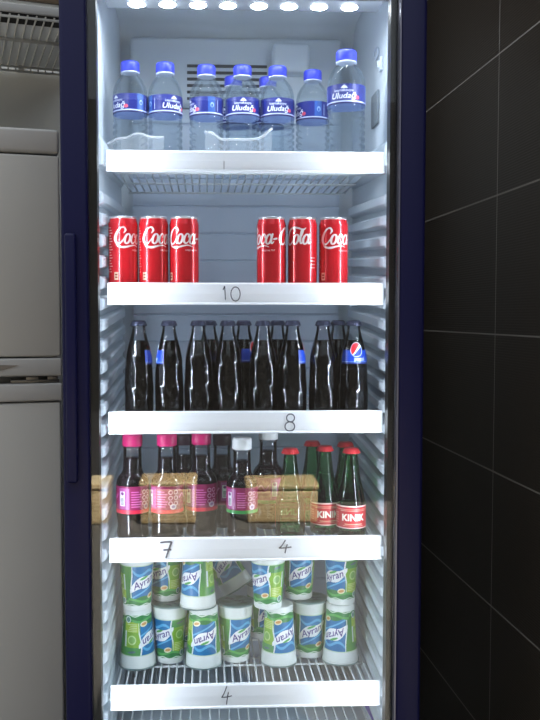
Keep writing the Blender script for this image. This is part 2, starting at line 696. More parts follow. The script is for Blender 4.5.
# ------------------------------------------------------------------ the display refrigerator
XL, XR = -0.231, 0.361            # outer sides
WL, WR = -0.185, 0.330            # inner walls
OL, OR = -0.175, 0.306            # clear opening of the door
FY, BY = 1.40, 1.945
ROOT = Vector(((XL + XR) / 2, 1.73, 0))
fr = thing('display_refrigerator', 'tall blue-framed display refrigerator with a glass door, lit inside', 'refrigerator', ROOT)


def fpart(mb, name, mats, parent=None):
    if parent is None:
        return mb.obj(name, mats, fr, -ROOT)
    return mb.obj(name, mats, parent)


mb = MB()
mb.box(XL + 0.002, WL - 0.008, 1.453, 2.06, 0.08, 1.99)
mb.box(WR + 0.008, XR - 0.002, 1.453, 2.06, 0.08, 1.99)
mb.box(WL - 0.008, WR + 0.008, BY + 0.02, 2.06, 0.08, 1.99)
mb.box(WL - 0.008, WR + 0.008, 1.453, BY + 0.02, 1.94, 1.99)
mb.box(WL - 0.008, WR + 0.008, 1.453, BY + 0.02, 0.08, 0.46)
fpart(mb, 'cabinet', M['navy'])
for x in (XL + 0.05, XR - 0.05):
    for y in (1.52, 2.0):
        mb = MB()
        mb.lathe([(0.022, 0), (0.022, 0.08)], 16, c=(x, y, 0))
        fpart(mb, 'foot', M['black'])

# liner: back, roof and floor in one sheet
mb = MB()
prof = [(1.455, 0.47), (BY - 0.02, 0.47), (BY - 0.006, 0.476), (BY, 0.49), (BY, 1.88), (BY - 0.01, 1.905), (BY - 0.035, 1.92), (1.455, 1.925)]
vs = [(x, y, z) for (y, z) in prof for x in (WL - 0.004, WR + 0.004)]
mb.add(vs, [(2 * i, 2 * i + 1, 2 * i + 3, 2 * i + 2) for i in range(len(prof) - 1)], 0, True)
fpart(mb, 'inner_liner', M['liner'])


def side_liner(x0, sgn, prot):
    """Ribbed side wall: ledges 25 mm tall every 39 mm, their rear ends rounded off."""
    zs, pr = [0.465], [0.0]
    z = 0.484
    while z < 1.50:
        for dz, p in ((0.0, 0.0), (0.002, 0.75), (0.005, 1.0), (0.019, 1.0), (0.0225, 0.75), (0.0245, 0.0)):
            zs.append(z + dz)
            pr.append(p)
        z += 0.0365
    for dz, p in ((1.535, 0.0), (1.537, 0.75), (1.540, 1.0), (1.566, 1.0), (1.578, 0.85), (1.586, 0.5), (1.590, 0.0)):
        zs.append(dz)
        pr.append(p)
    for zz, p in ((1.64, 0), (1.70, 0), (1.93, 0)):
        zs.append(zz)
        pr.append(p)
    ys = [1.455, 1.486, 1.491, 1.498, 1.60, 1.75, 1.86, 1.88, 1.895, 1.905, 1.912, 1.917, 1.92, BY + 0.004]
    def tap(y):
        if y <= 1.486:
            return 0.0
        if y < 1.498:
            return math.sqrt(max(0, 1 - ((1.498 - y) / 0.0121) ** 2))
        if y <= 1.86:
            return 1.0
        if y >= 1.92:
            return 0.0
        return math.sqrt(1 - ((y - 1.86) / 0.06) ** 2)
    mb = MB()
    vs = [(x0 + sgn * prot * p * tap(y), y, z + (0.06 * (y - 1.475) if z < 1.6 else 0)) for z, p in zip(zs, pr) for y in ys]
    n = len(ys)
    fs = []
    for i in range(len(zs) - 1):
        for j in range(n - 1):
            q = (i * n + j, i * n + j + 1, (i + 1) * n + j + 1, (i + 1) * n + j)
            fs.append(q if sgn < 0 else tuple(reversed(q)))
    mb.add(vs, fs, 0, False)
    return fpart(mb, 'ribbed_side_liner', M['liner'])


side_liner(WL, 1, 0.0125)
sr = side_liner(WR + 0.003, -1, 0.0205)
# switch plate and small fittings on the right-hand wall
mb = MB()
mb.box(WR - 0.002, WR + 0.003, 1.645, 1.705, 1.648, 1.71, bev=0.001)
fpart(mb, 'switch_plate', pmat('grey_plate', (112, 122, 130), 0.4), sr)
mb = MB()
mb.box(WR - 0.003, WR + 0.003, 1.615, 1.633, 1.738, 1.764, bev=0.002)
mb.box(WR - 0.007, WR - 0.002, 1.621, 1.627, 1.744, 1.757, bev=0.001)
fpart(mb, 'wall_clip', M['liner'], sr)
mb = MB()
mb.tube([(WR - 0.001, 1.665 + 0.02 * math.cos(a), 1.783 + 0.010 * math.sin(a)) for a in np.linspace(0, 5.2, 14)], 0.002, 6)
fpart(mb, 'sensor_clip', M['liner_back'], sr)

# back panel with horizontal grooves
mb = MB()
zz, yy = [], []
z = 0.50
while z < 1.72:
    for dz, dy in ((0, 0), (0.003, 0.003), (0.006, 0.0)):
        zz.append(z + dz)
        yy.append(1.925 + dy)
    z += 0.06
zz = [0.49] + zz + [1.735]
yy = [1.925] + yy + [1.925]
vs = [(x, y, z) for z, y in zip(zz, yy) for x in (-0.158, 0.300)]
mb.add(vs, [(2 * i, 2 * i + 1, 2 * i + 3, 2 * i + 2) for i in range(len(zz) - 1)], 0, False)
for x in (-0.158, 0.300):
    vs = [(x, y, z) for z, y in zip(zz, yy)] + [(x, BY, z) for z in zz]
    n = len(zz)
    mb.add(vs, [(i, i + 1, n + i + 1, n + i) for i in range(n - 1)], 0, False)
fpart(mb, 'back_panel', M['liner_back'])

# evaporator cover with its vent slots
mb = MB()
mb.box(-0.162, 0.304, 1.90, BY, 1.737, 1.885, bev=0.012, seg=3)
ev = fpart(mb, 'evaporator_cover', M['liner'])
mb = MB()
for y in (65.8, 72.5, 79, 85.5, 92, 98.5):
    x0, z = U(187, y, 1.899)
    x1, _ = U(267, y, 1.899)
    mb.box(x0, x1, 1.897, 1.902, z - 0.003, z + 0.003, bev=0.001)
fpart(mb, 'vent_grille', M['slot'], ev)
x0, z1 = U(273, 42, 1.86)
x1, z0 = U(310, 72, 1.86)
mb = MB()
mb.box(x0, x1, 1.86, BY, z0, z1, bev=0.008, seg=3)
fpart(mb, 'thermostat_box', M['liner'])

# light bar under the roof
mb = MB()
mb.box(-0.170, 0.309, 1.452, 1.548, 1.8185, 1.926, bev=0.003)
lb = fpart(mb, 'light_bar', pmat('grey_light_bar', (120, 126, 132), 0.5))
for px in (136.5, 167.5, 198, 228, 259, 289, 319, 349.5):
    x, _ = U(px, 4, 1.525)
    mb = MB()
    mb.lathe([(0.0, -0.0012), (0.013, -0.0010), (0.0145, 0.0)], 20, c=(x, 1.525, 1.8187))
    fpart(mb, 'led_lamp', M['led'], lb)
# upright light strips tucked behind the door edges, each in a black channel open towards the shelves
for xo, sg in ((-0.1840, 1), (0.3200, -1)):
    mb = MB()
    xi = xo + sg * 0.0058
    q = [(xi, 1.4600, 0.50), (xi, 1.4535, 0.50), (xi, 1.4535, 1.81), (xi, 1.4600, 1.81)]
    mb.add(q, [(0, 1, 2, 3) if sg > 0 else (3, 2, 1, 0)])
    st = fpart(mb, 'led_strip', M['ledstrip'])
    mb = MB()
    q2 = [(xo, 1.4530, 0.498), (xi, 1.4530, 0.498), (xi, 1.4534, 0.498), (xi - sg * 0.0006, 1.4536, 0.498), (xi - sg * 0.0006, 1.4604, 0.498), (xo, 1.4604, 0.498)]
    n = len(q2)
    vs = q2 + [(x, y, 1.812) for x, y, z in q2]
    fs = [(j, (j + 1) % n, n + (j + 1) % n, n + j) for j in range(n)] + [tuple(reversed(range(n))), tuple(range(n, 2 * n))]
    mb.add(vs, fs if sg > 0 else [tuple(reversed(g)) for g in fs])
    fpart(mb, 'strip_channel', M['black'], st)

# door: blue frame, black gasket band, pane, handle
mb = MB()
bl, br_ = -0.188, 0.317
mb.box(XL, bl, FY, 1.45, 0.12, 1.99, bev=0.006, seg=3)
mb.box(br_, XR, FY, 1.45, 0.12, 1.99, bev=0.006, seg=3)
mb.box(bl - 0.004, br_ + 0.004, FY + 0.001, 1.449, 1.86, 1.989, bev=0.004)
mb.box(bl - 0.004, br_ + 0.004, FY + 0.001, 1.449, 0.121, 0.46, bev=0.004)
door = fpart(mb, 'door', M['navy'])
mb = MB()
for (a, b, z0, z1) in ((bl, OL, 0.46, 1.86), (OR, br_, 0.46, 1.86), (OL, OR, 1.803, 1.86), (OL, OR, 0.46, 0.50)):
    mb.box(a, b, 1.424, 1.448, z0, z1)
fpart(mb, 'gasket_band', M['black'], door)
mb = MB()
mb.box(bl + 0.0005, br_ - 0.0005, 1.414, 1.420, 0.462, 1.858)
fpart(mb, 'glass_pane', M['pane'], door)
mb = MB()
mb.box(br_ - 0.0012, br_ + 0.0012, FY - 0.0008, 1.414, 0.47, 1.85)
fpart(mb, 'trim_strip', M['trim'], door)
mb = MB()
mb.box(-0.2235, -0.2055, 1.384, 1.401, 1.01, 1.412, bev=0.005, seg=3)
hd = fpart(mb, 'handle', M['navy'], door)

# wire shelves with their price rails; handwritten prices are strokes on the rail
RAILS = [(1.528, 1.565), (1.2995, 1.338), (1.0745, 1.1135), (0.848, 0.890), (0.5825, 0.6257)]
SHELF_Z = [b - 0.012 for _, b in RAILS]
SHELF_Z[4] -= 0.008


def num_strokes(ch):
    if ch == '1':
        return [[(0, 0.72), (0.28, 1.0)], [(0.28, 1.0), (0.36, 0.45), (0.40, 0.0)]]
    if ch == '0':
        return [[(0.5 + 0.42 * math.sin(a), 0.5 + 0.5 * math.cos(a)) for a in np.linspace(0, 2 * PI, 22)]]
    if ch == '8':
        pts = [(0.55 + 0.36 * math.sin(a), 0.76 + 0.24 * math.cos(a)) for a in np.linspace(0.4, PI * 1.05 + PI, 16)]
        top = [(0.52 + 0.34 * math.sin(a), 0.77 + 0.23 * math.cos(a)) for a in np.linspace(0, 2 * PI, 18)]
        bot = [(0.46 + 0.42 * math.sin(a), 0.27 + 0.27 * math.cos(a)) for a in np.linspace(0, 2 * PI, 18)]
        return [top, bot]
    if ch == '7':
        return [[(0.0, 0.96), (0.5, 1.0), (0.98, 1.0)], [(0.98, 1.0), (0.72, 0.5), (0.5, 0.0)], [(0.28, 0.50), (0.95, 0.53)]]
    if ch == '4':
        return [[(0.52, 1.0), (0.22, 0.55), (0.0, 0.36)], [(0.0, 0.36), (0.5, 0.38), (1.0, 0.44)], [(0.66, 0.66), (0.55, 0.3), (0.48, -0.05)]]
    if ch == '|':
        return [[(0.5, 1.0), (0.5, 0.0)]]
    return []


PRICES = {0: [('|', 223, 225, 161, 169, 0.7, 2)], 1: [('1', 223, 229, 286, 300, 1.1, 1), ('0', 230, 241, 287, 301, 1.1, 1)],
          2: [('8', 284.5, 296, 414, 431, 1.2, 1)], 3: [('7', 160, 172, 542, 558, 2.0, 2), ('4', 279, 291.5, 540, 552.5, 1.3, 2)],
          4: [('4', 221.5, 232, 686, 703.5, 1.1, 1)]}
for i, (z0, z1) in enumerate(RAILS):
    zs = SHELF_Z[i]
    mb = MB()
    nw = 32
    for k in range(nw):
        x = -0.161 + k * (0.468 / (nw - 1))
        mb.tube([(x, 1.508, zs - 0.0016), (x, 1.905, zs - 0.0016)], 0.0016, 6)
    for y in (1.512, 1.64, 1.77, 1.90):
        mb.tube([(-0.166, y, zs - 0.0045), (0.311, y, zs - 0.0045)], 0.0022, 6)
    zp = z0 + (z1 - z0) * 0.36
    mb.tube([(-0.184, 1.508, zp), (0.329, 1.508, zp)], 0.0024, 8)
    sh = fpart(mb, 'shelf', M['wire'])
    mb = MB()
    # rail: a shallow channel section pushed along x
    sec = [(1.5075, z1 - 0.001), (1.5045, z1), (1.501, z1 - 0.0005), (1.499, z1 - 0.003), (1.4982, (z0 + z1) / 2), (1.499, z0 + 0.004),
           (1.4965, z0 + 0.002), (1.4965, z0), (1.5035, z0), (1.5045, z0 + 0.006), (1.5045, z1 - 0.004)]
    n = len(sec)
    vs = [(x, y, z) for x in (-0.168, 0.313) for (y, z) in sec]
    fs = [(j, (j + 1) % n, n + (j + 1) % n, n + j) for j in range(n)] + [tuple(reversed(range(n))), tuple(range(n, 2 * n))]
    mb.add(vs, [tuple(reversed(f)) for f in fs], 0)
    for (ch, a, b, t, bt, wd, mt) in PRICES[i]:
        xa, zt = U(a, t, 1.498)
        xb, zb = U(b, bt, 1.498)
        for st in num_strokes(ch):
            q = catmull(st, 5) if len(st) > 2 else st
            mb.ribbon([(xa + p[0] * (xb - xa), zb + p[1] * (zt - zb)) for p in q], wd * 0.0017, lambda u, v: (u, 1.4976, v), mt)
    rl = fpart(mb, 'price_rail', [M['rail'], M['pen'], M['pencil']], sh)
    rl['label'] = 'white price rail' + ('' if i == 0 else ' with a handwritten number')

# wire grate and purple straps on the cabinet floor
mb = MB()
for k in range(26):
    x = -0.160 + k * (0.466 / 25)
    mb.tube([(x, 1.50, 0.512), (x, 1.905, 0.512)], 0.0016, 6)
for y in (1.50, 1.70, 1.90):
    mb.tube([(-0.166, y, 0.509), (0.311, y, 0.509)], 0.0022, 6)
for x in (-0.160, 0.306):
    for y in (1.50, 1.90):
        mb.tube([(x, y, 0.471), (x, y, 0.509)], 0.0022, 6)
fpart(mb, 'floor_grate', M['wire'])
for a, b in (((366, 704), (376, 722)), ((110.5, 704), (105.5, 722))):
    xa, _ = U(a[0], a[1], 1.665)
    xb, _ = U(b[0], b[1], 1.61)
    mb = MB()
    dx = 0.010
    mb.add([(xa - dx, 1.70, 0.5145), (xa + dx, 1.70, 0.5145), (xb + dx, 1.50, 0.5145), (xb - dx, 1.50, 0.5145),
            (xa - dx, 1.70, 0.5165), (xa + dx, 1.70, 0.5165), (xb + dx, 1.50, 0.5165), (xb - dx, 1.50, 0.5165)],
           [(3, 2, 1, 0), (4, 5, 6, 7), (0, 1, 5, 4), (1, 2, 6, 5), (2, 3, 7, 6), (3, 0, 4, 7)])
    fpart(mb, 'purple_strap', M['purple'])

# ------------------------------------------------------------------ water bottles
S1, S2, S3, S4, S5 = SHELF_Z
WRD = 0.0318


def water_r(z):
    for a, b in zip(WPROF[:-1], WPROF[1:]):
        if a[1] <= z <= b[1] and b[1] > a[1]:
            return a[0] + (b[0] - a[0]) * (z - a[1]) / (b[1] - a[1])
    return 0.01


WPROF = [(0.0, 0.003), (0.018, 0.0), (0.028, 0.002), (0.0315, 0.008)]
for k in range(6):
    z = 0.014 + k * 0.0128
    WPROF += [(WRD, z), (WRD, z + 0.006), (WRD - 0.0022, z + 0.0085), (WRD - 0.0022, z + 0.0105)]
WPROF += [(WRD, 0.092), (WRD - 0.0006, 0.094), (WRD - 0.0006, 0.141), (WRD, 0.143), (0.0312, 0.150), (0.0285, 0.161), (0.0235, 0.171),
          (0.0175, 0.179), (0.0138, 0.183), (0.0132, 0.186), (0.0158, 0.187), (0.0158, 0.1885), (0.0128, 0.189), (0.0125, 0.203), (0.0, 0.2032)]


def water_label():
    w = 2 * PI * WRD * 1000
    s = Ink(w, 36, 300, 60, (34, 42, 118))
    for half in (0, w / 2):
        s.rect(half + 0, half + 14, 0, 36, (46, 84, 156))
        s.rect(half + 14, half + w / 2, 0, 36, (24, 36, 116))
        s.rect(half + 19, half + 20, 8, 30, (190, 205, 235))
        s.ell(half + 8, 20, 3.4, 5.0, (150, 176, 222))
        s.ell(half + 8, 19, 2.0, 3.0, (46, 84, 156))
        c = half + 56
        s.stroke([(c + 1, 33.5), (c - 4, 28.5), (c + 6, 28.5), (c + 1, 33.5)], 1.3, (235, 240, 250), smooth=False)
        s.ell(c + 1, 30, 2.6, 1.5, (235, 240, 250))
        s.text('kaynaksuyu', c, 23.8, 5.2, (225, 232, 246), bold=0.01)
        s.text('Uludağ', c, 13.6, 10.5, (240, 244, 252), shear=0.22, bold=0.015)
        s.ell(half + 79, 11.5, 4.2, 3.6, (214, 78, 104))
    s.rect(0, w, 3, 5.5, (196, 206, 232))
    s.rect(0, w, 0, 3.0, (24, 28, 84))
    return wrap_ink('label', s, lambda v: (WRD + 0.0002, 0.103 + 0.036 * v), M['sleeve'])


def make_water():
    t = thing('water_bottle', 'x', 'bottle', group='water bottles on the top shelf')
    mb = MB()
    mb.lathe(WPROF, 84, 0, lambda a, z: 1 + (0.008 * math.cos(12 * a) if 0.008 < z < 0.093 else 0))
    mb.obj('bottle', M['pet'], t)
    link('label', water_label(), t)
    mb = MB()
    mb.lathe([(0.0166, 0.1865), (0.0172, 0.1875), (0.0172, 0.203), (0.016, 0.206), (0.0, 0.2066)], 60, 0, lambda a, z: 1 + (0.012 * math.cos(30 * a) if 0.187 < z < 0.204 else 0))
    mb.lathe([(0.0160, 0.1842), (0.0173, 0.1845), (0.0173, 0.1862), (0.016, 0.1866)], 40, 1)
    mb.obj('cap', [M['bluecap'], M['cap_ring']], t)
    return t


def spread(proto, rows, z):
    """rows: (pixel x, pixel y near its foot, depth, turn in degrees, label)"""
    out = []
    for i, (px, Y, rz, lab) in enumerate(rows):
        o = proto if i == 0 else dup(proto)
        x, _ = U(px, 360, Y)
        o.location = (x, Y, z)
        o.rotation_euler = (0, 0, R(rz))
        o['label'] = lab
        out.append(o)
    return out


LC = 53.0   # turn that brings the lettering of the first half of the label to the front
WB = spread(make_water(), [
    (344.6, 1.548, 62, 'largest clear water bottle, at the front of the top shelf beside the right-hand wall'),
    (132.0, 1.617, 28, 'clear water bottle with blue cap at the left end of the top shelf'),
    (166.5, 1.622, 110, 'clear water bottle with blue cap, second from the left end of the top shelf'),
    (207.0, 1.634, 5, 'clear water bottle with blue cap, third from the left, under the vent slots'),
    (242.5, 1.634, 78, 'clear water bottle in the top row, its cap hiding half of another cap'),
    (277.0, 1.636, 76, 'clear water bottle standing in front of the thermostat box'),
    (311.5, 1.658, 0, 'clear water bottle just behind and beside the big front bottle, lower cap'),
    (233.5, 1.706, 40, 'water bottle in the back row under the vent slots, half its cap showing'),
    (267.5, 1.708, 100, 'water bottle in the back row before the thermostat box, half its cap showing'),
], S1)
for k, o in enumerate(WB):
    o.scale = (1.07, 1.07, 0.955) if k == 0 else (1, 1, 0.935)

# ---- torn shrink film left round the feet of the bottles
FILM = bpy.data.materials.new('clear_film')
FILM.use_nodes = True
_n = FILM.node_tree
_b = _n.nodes['Principled BSDF']
_b.inputs['Base Color'].default_value = (0.85, 0.89, 0.92, 1)
_b.inputs['Roughness'].default_value = 0.25
_t = _n.nodes.new('ShaderNodeBsdfTransparent')
_m = _n.nodes.new('ShaderNodeMixShader')
_m.inputs['Fac'].default_value = 0.17
_n.links.new(_t.outputs['BSDF'], _m.inputs[1])
_n.links.new(_b.outputs['BSDF'], _m.inputs[2])
_n.links.new(_m.outputs['Shader'], _n.nodes['Material Output'].inputs['Surface'])
FEDGE = FILM.copy()
FEDGE.name = 'film_edge'
[q for q in FEDGE.node_tree.nodes if q.type == 'MIX_SHADER'][0].inputs['Fac'].default_value = 0.30
for pts, lab in (([(107, 143), (116, 139), (126, 137), (138, 133), (148, 135.5), (156, 137), (164, 136)], 'torn clear plastic film around the feet of the two left-hand water bottles'),
                 ([(205, 131), (212, 132.5), (220, 138), (230, 139), (240, 138.5), (252, 139), (262, 136), (270, 129.5), (272, 128)], 'torn clear plastic film around the feet of the middle water bottles')):
    P3 = []
    for k, q in enumerate(catmull(pts, 5)):
        x, z = U(q[0], q[1], 1.581)
        P3.append((x, 1.581 + 0.0022 * math.sin(k * 0.7), z))
    x0, y0 = sum(p[0] for p in P3) / len(P3), 1.581
    t = thing('plastic_film', lab, 'film', (x0, y0, S1))
    n = len(P3)
    rows = 5
    mb = MB()
    vs = [(p[0] - x0, p[1] - y0 + 0.0012 * math.sin(k * 0.9 + r), (p[2] - S1) * (r / (rows - 1)) + 0.0004) for r in range(rows) for k, p in enumerate(P3)]
    mb.add(vs, [(r * n + k, r * n + k + 1, (r + 1) * n + k + 1, (r + 1) * n + k) for r in range(rows - 1) for k in range(n - 1)], 0, True)
    mb.obj('film_sheet', FILM, t)
    mb = MB()
    mb.tube([(p[0] - x0, p[1] - y0, p[2] - S1 - 0.001) for p in P3], 0.0024, 8)
    mb.obj('torn_edge', FEDGE, t)

# ------------------------------------------------------------------ red cans
CR = 0.0263
CH = 0.130


def can_r(z):
    pts = [(0.0, 0.0205), (0.002, 0.0215), (0.0085, CR), (0.120, CR), (0.1285, 0.0243), (0.1315, 0.0238)]
    for a, b in zip(pts[:-1], pts[1:]):
        if a[0] <= z <= b[0]:
            return a[1] + (b[1] - a[1]) * (z - a[0]) / (b[0] - a[0])
    return 0.0238


def ellipse_pts(cx, cy, rx, ry, sl, n=14):
    return [(cx + rx * math.sin(a) + sl * ry * math.cos(a), cy + ry * math.cos(a), 0.75 + 0.5 * abs(math.cos(a - 0.9) if False else math.sin(a))) for a in np.linspace(0.5, 2 * PI + 0.5, n)]


def can_sheet():
    w, h = 2 * PI * CR * 1000, 131.5
    s = Ink(w, h, 420, 260, (196, 18, 32))
    wh = (244, 236, 232)
    X0, B = 20.0, 84.0

    def st(pts, wid=3.3):
        s.stroke([(X0 + p[0], B + p[1], p[2]) if len(p) == 3 else (X0 + p[0], B + p[1]) for p in pts], wid, wh)
        s.stroke([(X0 + p[0] - w, B + p[1], p[2]) if len(p) == 3 else (X0 + p[0] - w, B + p[1]) for p in pts], wid, wh)
    C = [(17, 19, .5), (20, 24, 1.0), (17, 29, .9), (11, 27.5, .8), (5, 20, 1.3), (1.5, 10, 1.75), (3, 2.5, 1.4), (8, -0.5, .9), (13, 3, .7), (18, 10, .5)]
    st(C)
    st([(3, 0, .4), (7, -5, .9), (17, -7, 1.2), (28, -4.5, .9), (38, -3, .6), (46, -5.5, .35)])
    st(ellipse_pts(23.5, 8.5, 4.6, 8.6, 0.22))
    st([(39, 12, .8), (39.5, 16, .9), (36, 17.5, .7), (32, 12, 1.1), (30.5, 5, 1.2), (33, 0.5, .9), (37, 2, .6), (40.5, 7, .5)])
    st(ellipse_pts(46, 8.5, 4.6, 8.6, 0.22))
    st([(53, 17.5, .9), (50.5, 7, 1.1), (51.5, 0.8, .9), (55, 4, .5)])
    st([(55.5, 8.5, 1.0), (60, 9.5, 1.0)])
    st([(66 + p[0], p[1], p[2]) for p in C])
    st([(70, 22, .4), (80, 30, .9), (92, 29, 1.0), (101, 26, .8), (106, 29, .5)])
    st(ellipse_pts(88, 8.5, 4.6, 8.6, 0.22))
    st([(94, 5, .5), (99, 17, .8), (101.5, 26, .8), (98.5, 24, .9), (96, 10, 1.2), (97, 1.5, 1.0), (100, 3, .6)])
    st(ellipse_pts(106, 8.5, 4.6, 8.6, 0.22))
    st([(113, 17.5, .9), (110.5, 7, 1.1), (111.5, 0.8, .9), (115, 4, .5)])
    s.text('ORİJİNAL TAT', X0 + 45, B - 12, 2.7, wh, bold=0.01)
    # small print column and the pale box near the foot
    for k in range(17):
        y = 112 - k * 5.0
        s.rect(4, 4 + 7 + 4 * ((k * 7) % 3) / 2, y, y + 1.6, (226, 176, 170))
    s.rect(1.5, 2.3, 22, 118, (232, 196, 190))
    s.rect(X0 - 1.0, X0 + 7, 18, 32, (226, 200, 170))
    s.rect(X0 + 0.5, X0 + 5.5, 21, 24, (150, 60, 50))
    s.rect(X0 + 0.5, X0 + 5.5, 26, 29, (150, 60, 50))
    for k in range(4):
        s.rect(X0 + 116 + 0.0, X0 + 126, 40 + k * 6, 42 + k * 6, (226, 176, 170))
    s.where(s.y < 2.5, (205, 205, 210))
    s.where(s.y > 129.5, (215, 205, 205))
    return wrap_ink('body', s, lambda v: (can_r(v * 0.1315), v * 0.1315), M['canprint'])


def make_can():
    t = thing('drink_can', 'x', 'can', group='red cans on the second shelf')
    link('body', can_sheet(), t)
    mb = MB()
    mb.lathe([(0.0, 0.1278), (0.0205, 0.1278), (0.0215, 0.1305), (0.0222, 0.1335), (0.0236, 0.1340), (0.0243, 0.1325), (0.0239, 0.1308)], 48)
    lid = mb.obj('lid', M['alu'], t)
    mb = MB()
    mb.box(-0.0065, 0.0065, -0.012, 0.010, 0.1286, 0.1298, bev=0.0005)
    mb.obj('pull_tab', M['alu'], lid)
    mb = MB()
    mb.lathe([(0.0, 0.006), (0.017, 0.0015), (0.0195, 0.0), (0.0206, 0.0003)], 40)
    mb.obj('base', M['alu'], t)
    return t


A0 = -180 + 20.0 / (2 * PI * CR * 1000) * 360
CN = spread(make_can(), [
    (124.0, 1.546, -29 - A0, 'red drink can at the left end of the second shelf, small print on its side'),
    (154.2, 1.546, -41 - A0, 'red drink can in the middle of the three cans on the left'),
    (184.6, 1.546, -66 - A0, 'red drink can ending the left three, grey gap beside it'),
    (271.2, 1.546, -115 - A0, 'red drink can starting the right three, after the gap'),
    (302.0, 1.546, -224 - A0, 'red drink can in the middle of the right three, second word facing out'),
    (332.8, 1.546, -58 - A0, 'red drink can at the right end of the second shelf'),
], S2)
for o in CN:
    o.scale = (1, 1, 0.965)


# ------------------------------------------------------------------ cola bottles
PPROF = [(0.0, 0.004), (0.018, 0.0), (0.0235, 0.0015), (0.0256, 0.006), (0.0258, 0.03), (0.0256, 0.056), (0.0246, 0.082), (0.0226, 0.107), (0.0196, 0.122),
         (0.0165, 0.134), (0.0135, 0.146), (0.0119, 0.154), (0.0116, 0.159), (0.0132, 0.1605), (0.0132, 0.1635), (0.0118, 0.165)]


def interp(prof, z):
    for a, b in zip(prof[:-1], prof[1:]):
        if a[1] <= z <= b[1] and b[1] > a[1]:
            return a[0] + (b[0] - a[0]) * (z - a[1]) / (b[1] - a[1])
    return prof[-1][0]


def densify(prof, dz):
    out = []
    for a, b in zip(prof[:-1], prof[1:]):
        n = max(1, int(abs(b[1] - a[1]) / dz))
        out += [(a[0] + (b[0] - a[0]) * k / n, a[1] + (b[1] - a[1]) * k / n) for k in range(n)]
    return out + [prof[-1]]


def twist(a, z):
    if z < 0.008 or z > 0.142:
        return 1.0
    e = min(1.0, (z - 0.008) / 0.01, (0.142 - z) / 0.02)
    return 1 + 0.014 * e * math.cos(9 * a + 95 * z + 1.2 * math.sin(130 * z))


def crown(mb, z, r, mat=0, h=0.0095):
    n = 21
    f = lambda a, zz: 1 + (0.045 * math.cos(n * a) if zz < z + 0.0055 else 0)
    mb.lathe([(r * 0.93, z + 0.0012), (r * 1.06, z), (r * 1.04, z + 0.001), (r * 0.96, z + 0.006), (r * 0.90, z + h - 0.002), (r * 0.78, z + h), (0, z + h)], 84, mat, f)


def cola_label():
    r = 25.0
    arc = R(150)
    w, h = r * arc, 40.0
    s = Ink(w, h, 170, 92, (20, 66, 180))
    s.where(s.y < 3, (14, 40, 120))
    s.rect(0, w, 3, 3.8, (150, 180, 235))
    cx, cy, rr = w / 2, 25.5, 12.2
    s.ell(cx, cy, rr + 1.2, rr + 1.2, (215, 228, 246))
    s.ell(cx, cy, rr, rr, (246, 248, 252))
    d = np.hypot(s.x - cx, s.y - cy) < rr
    u, v = (s.x - cx) / rr, (s.y - cy) / rr
    s.where(d & (v > 0.62 * u + 0.02 + 0.30 * np.sin(2.2 * u)), (216, 40, 52))
    s.where(d & (v < 0.62 * u - 0.34 + 0.16 * np.sin(2.6 * u)), (22, 60, 170))
    s.text('pepsi', cx + 6, 7.8, 7.5, (232, 240, 252), bold=0.02)
    keep = (s.y < 25) | (np.hypot(s.x - cx, s.y - cy) < rr + 1.2)
    me = wrap_ink('label', s, lambda v: (interp(PPROF, 0.093 + 0.040 * v) * 1.016 + 0.0002, 0.093 + 0.040 * v), M['print'], arc)
    bm = bmesh.new()
    bm.from_mesh(me)
    bm.verts.ensure_lookup_table()
    k = keep.ravel()
    bmesh.ops.delete(bm, geom=[bv for i, bv in enumerate(bm.verts) if not k[i]], context='VERTS')
    bm.to_mesh(me)
    bm.free()
    return me


def make_cola():
    t = thing('cola_bottle', 'x', 'bottle', group='glass cola bottles on the third shelf')
    mb = MB()
    mb.lathe(densify(PPROF, 0.002)[2:], 120, 0, twist)
    mb.obj('bottle', M['flint'], t)
    lp = [(max(r - 0.0009, 0.0001), z + 0.001) for r, z in densify(PPROF, 0.002) if z <= 0.134]
    mb = MB()
    mb.lathe([(0, 0.004)] + lp[2:] + [(0, lp[-1][1] + 0.0002)], 120, 0, twist)
    mb.obj('liquid', M['cola'], t)
    mb = MB()
    crown(mb, 0.1610, 0.0139)
    mb.obj('crown_cap', M['crown'], t)
    link('label', cola_label(), t)
    return t


spread(make_cola(), [
    (139.0, 1.550, 108, 'glass cola bottle at the left end of the third shelf, blue label turned sideways'),
    (169.2, 1.550, -98, 'glass cola bottle second from the left of its shelf, sliver of blue label'),
    (198.5, 1.550, 170, 'glass cola bottle third from the left of its front row'),
    (228.0, 1.550, 185, 'glass cola bottle fourth from the left of its front row'),
    (263.0, 1.550, 160, 'glass cola bottle fifth from the left, behind the shelf edge before the number 8'),
    (292.5, 1.550, 98, 'glass cola bottle standing right above the handwritten 8'),
    (323.0, 1.550, 200, 'glass cola bottle seventh in its front row, beside the one with the round emblem'),
    (353.6, 1.550, 4, 'glass cola bottle with its blue label and round red white blue emblem facing out'),
    (209.5, 1.612, 180, 'back-row cola bottle behind the third and fourth front ones, cap showing above'),
    (243.8, 1.612, 62, 'back-row cola bottle with a blue label showing through the gap between two front ones'),
    (277.5, 1.612, 180, 'back-row cola bottle behind the fifth and sixth front ones'),
    (338.0, 1.612, 180, 'back-row cola bottle behind the one with the round emblem'),
], S3)

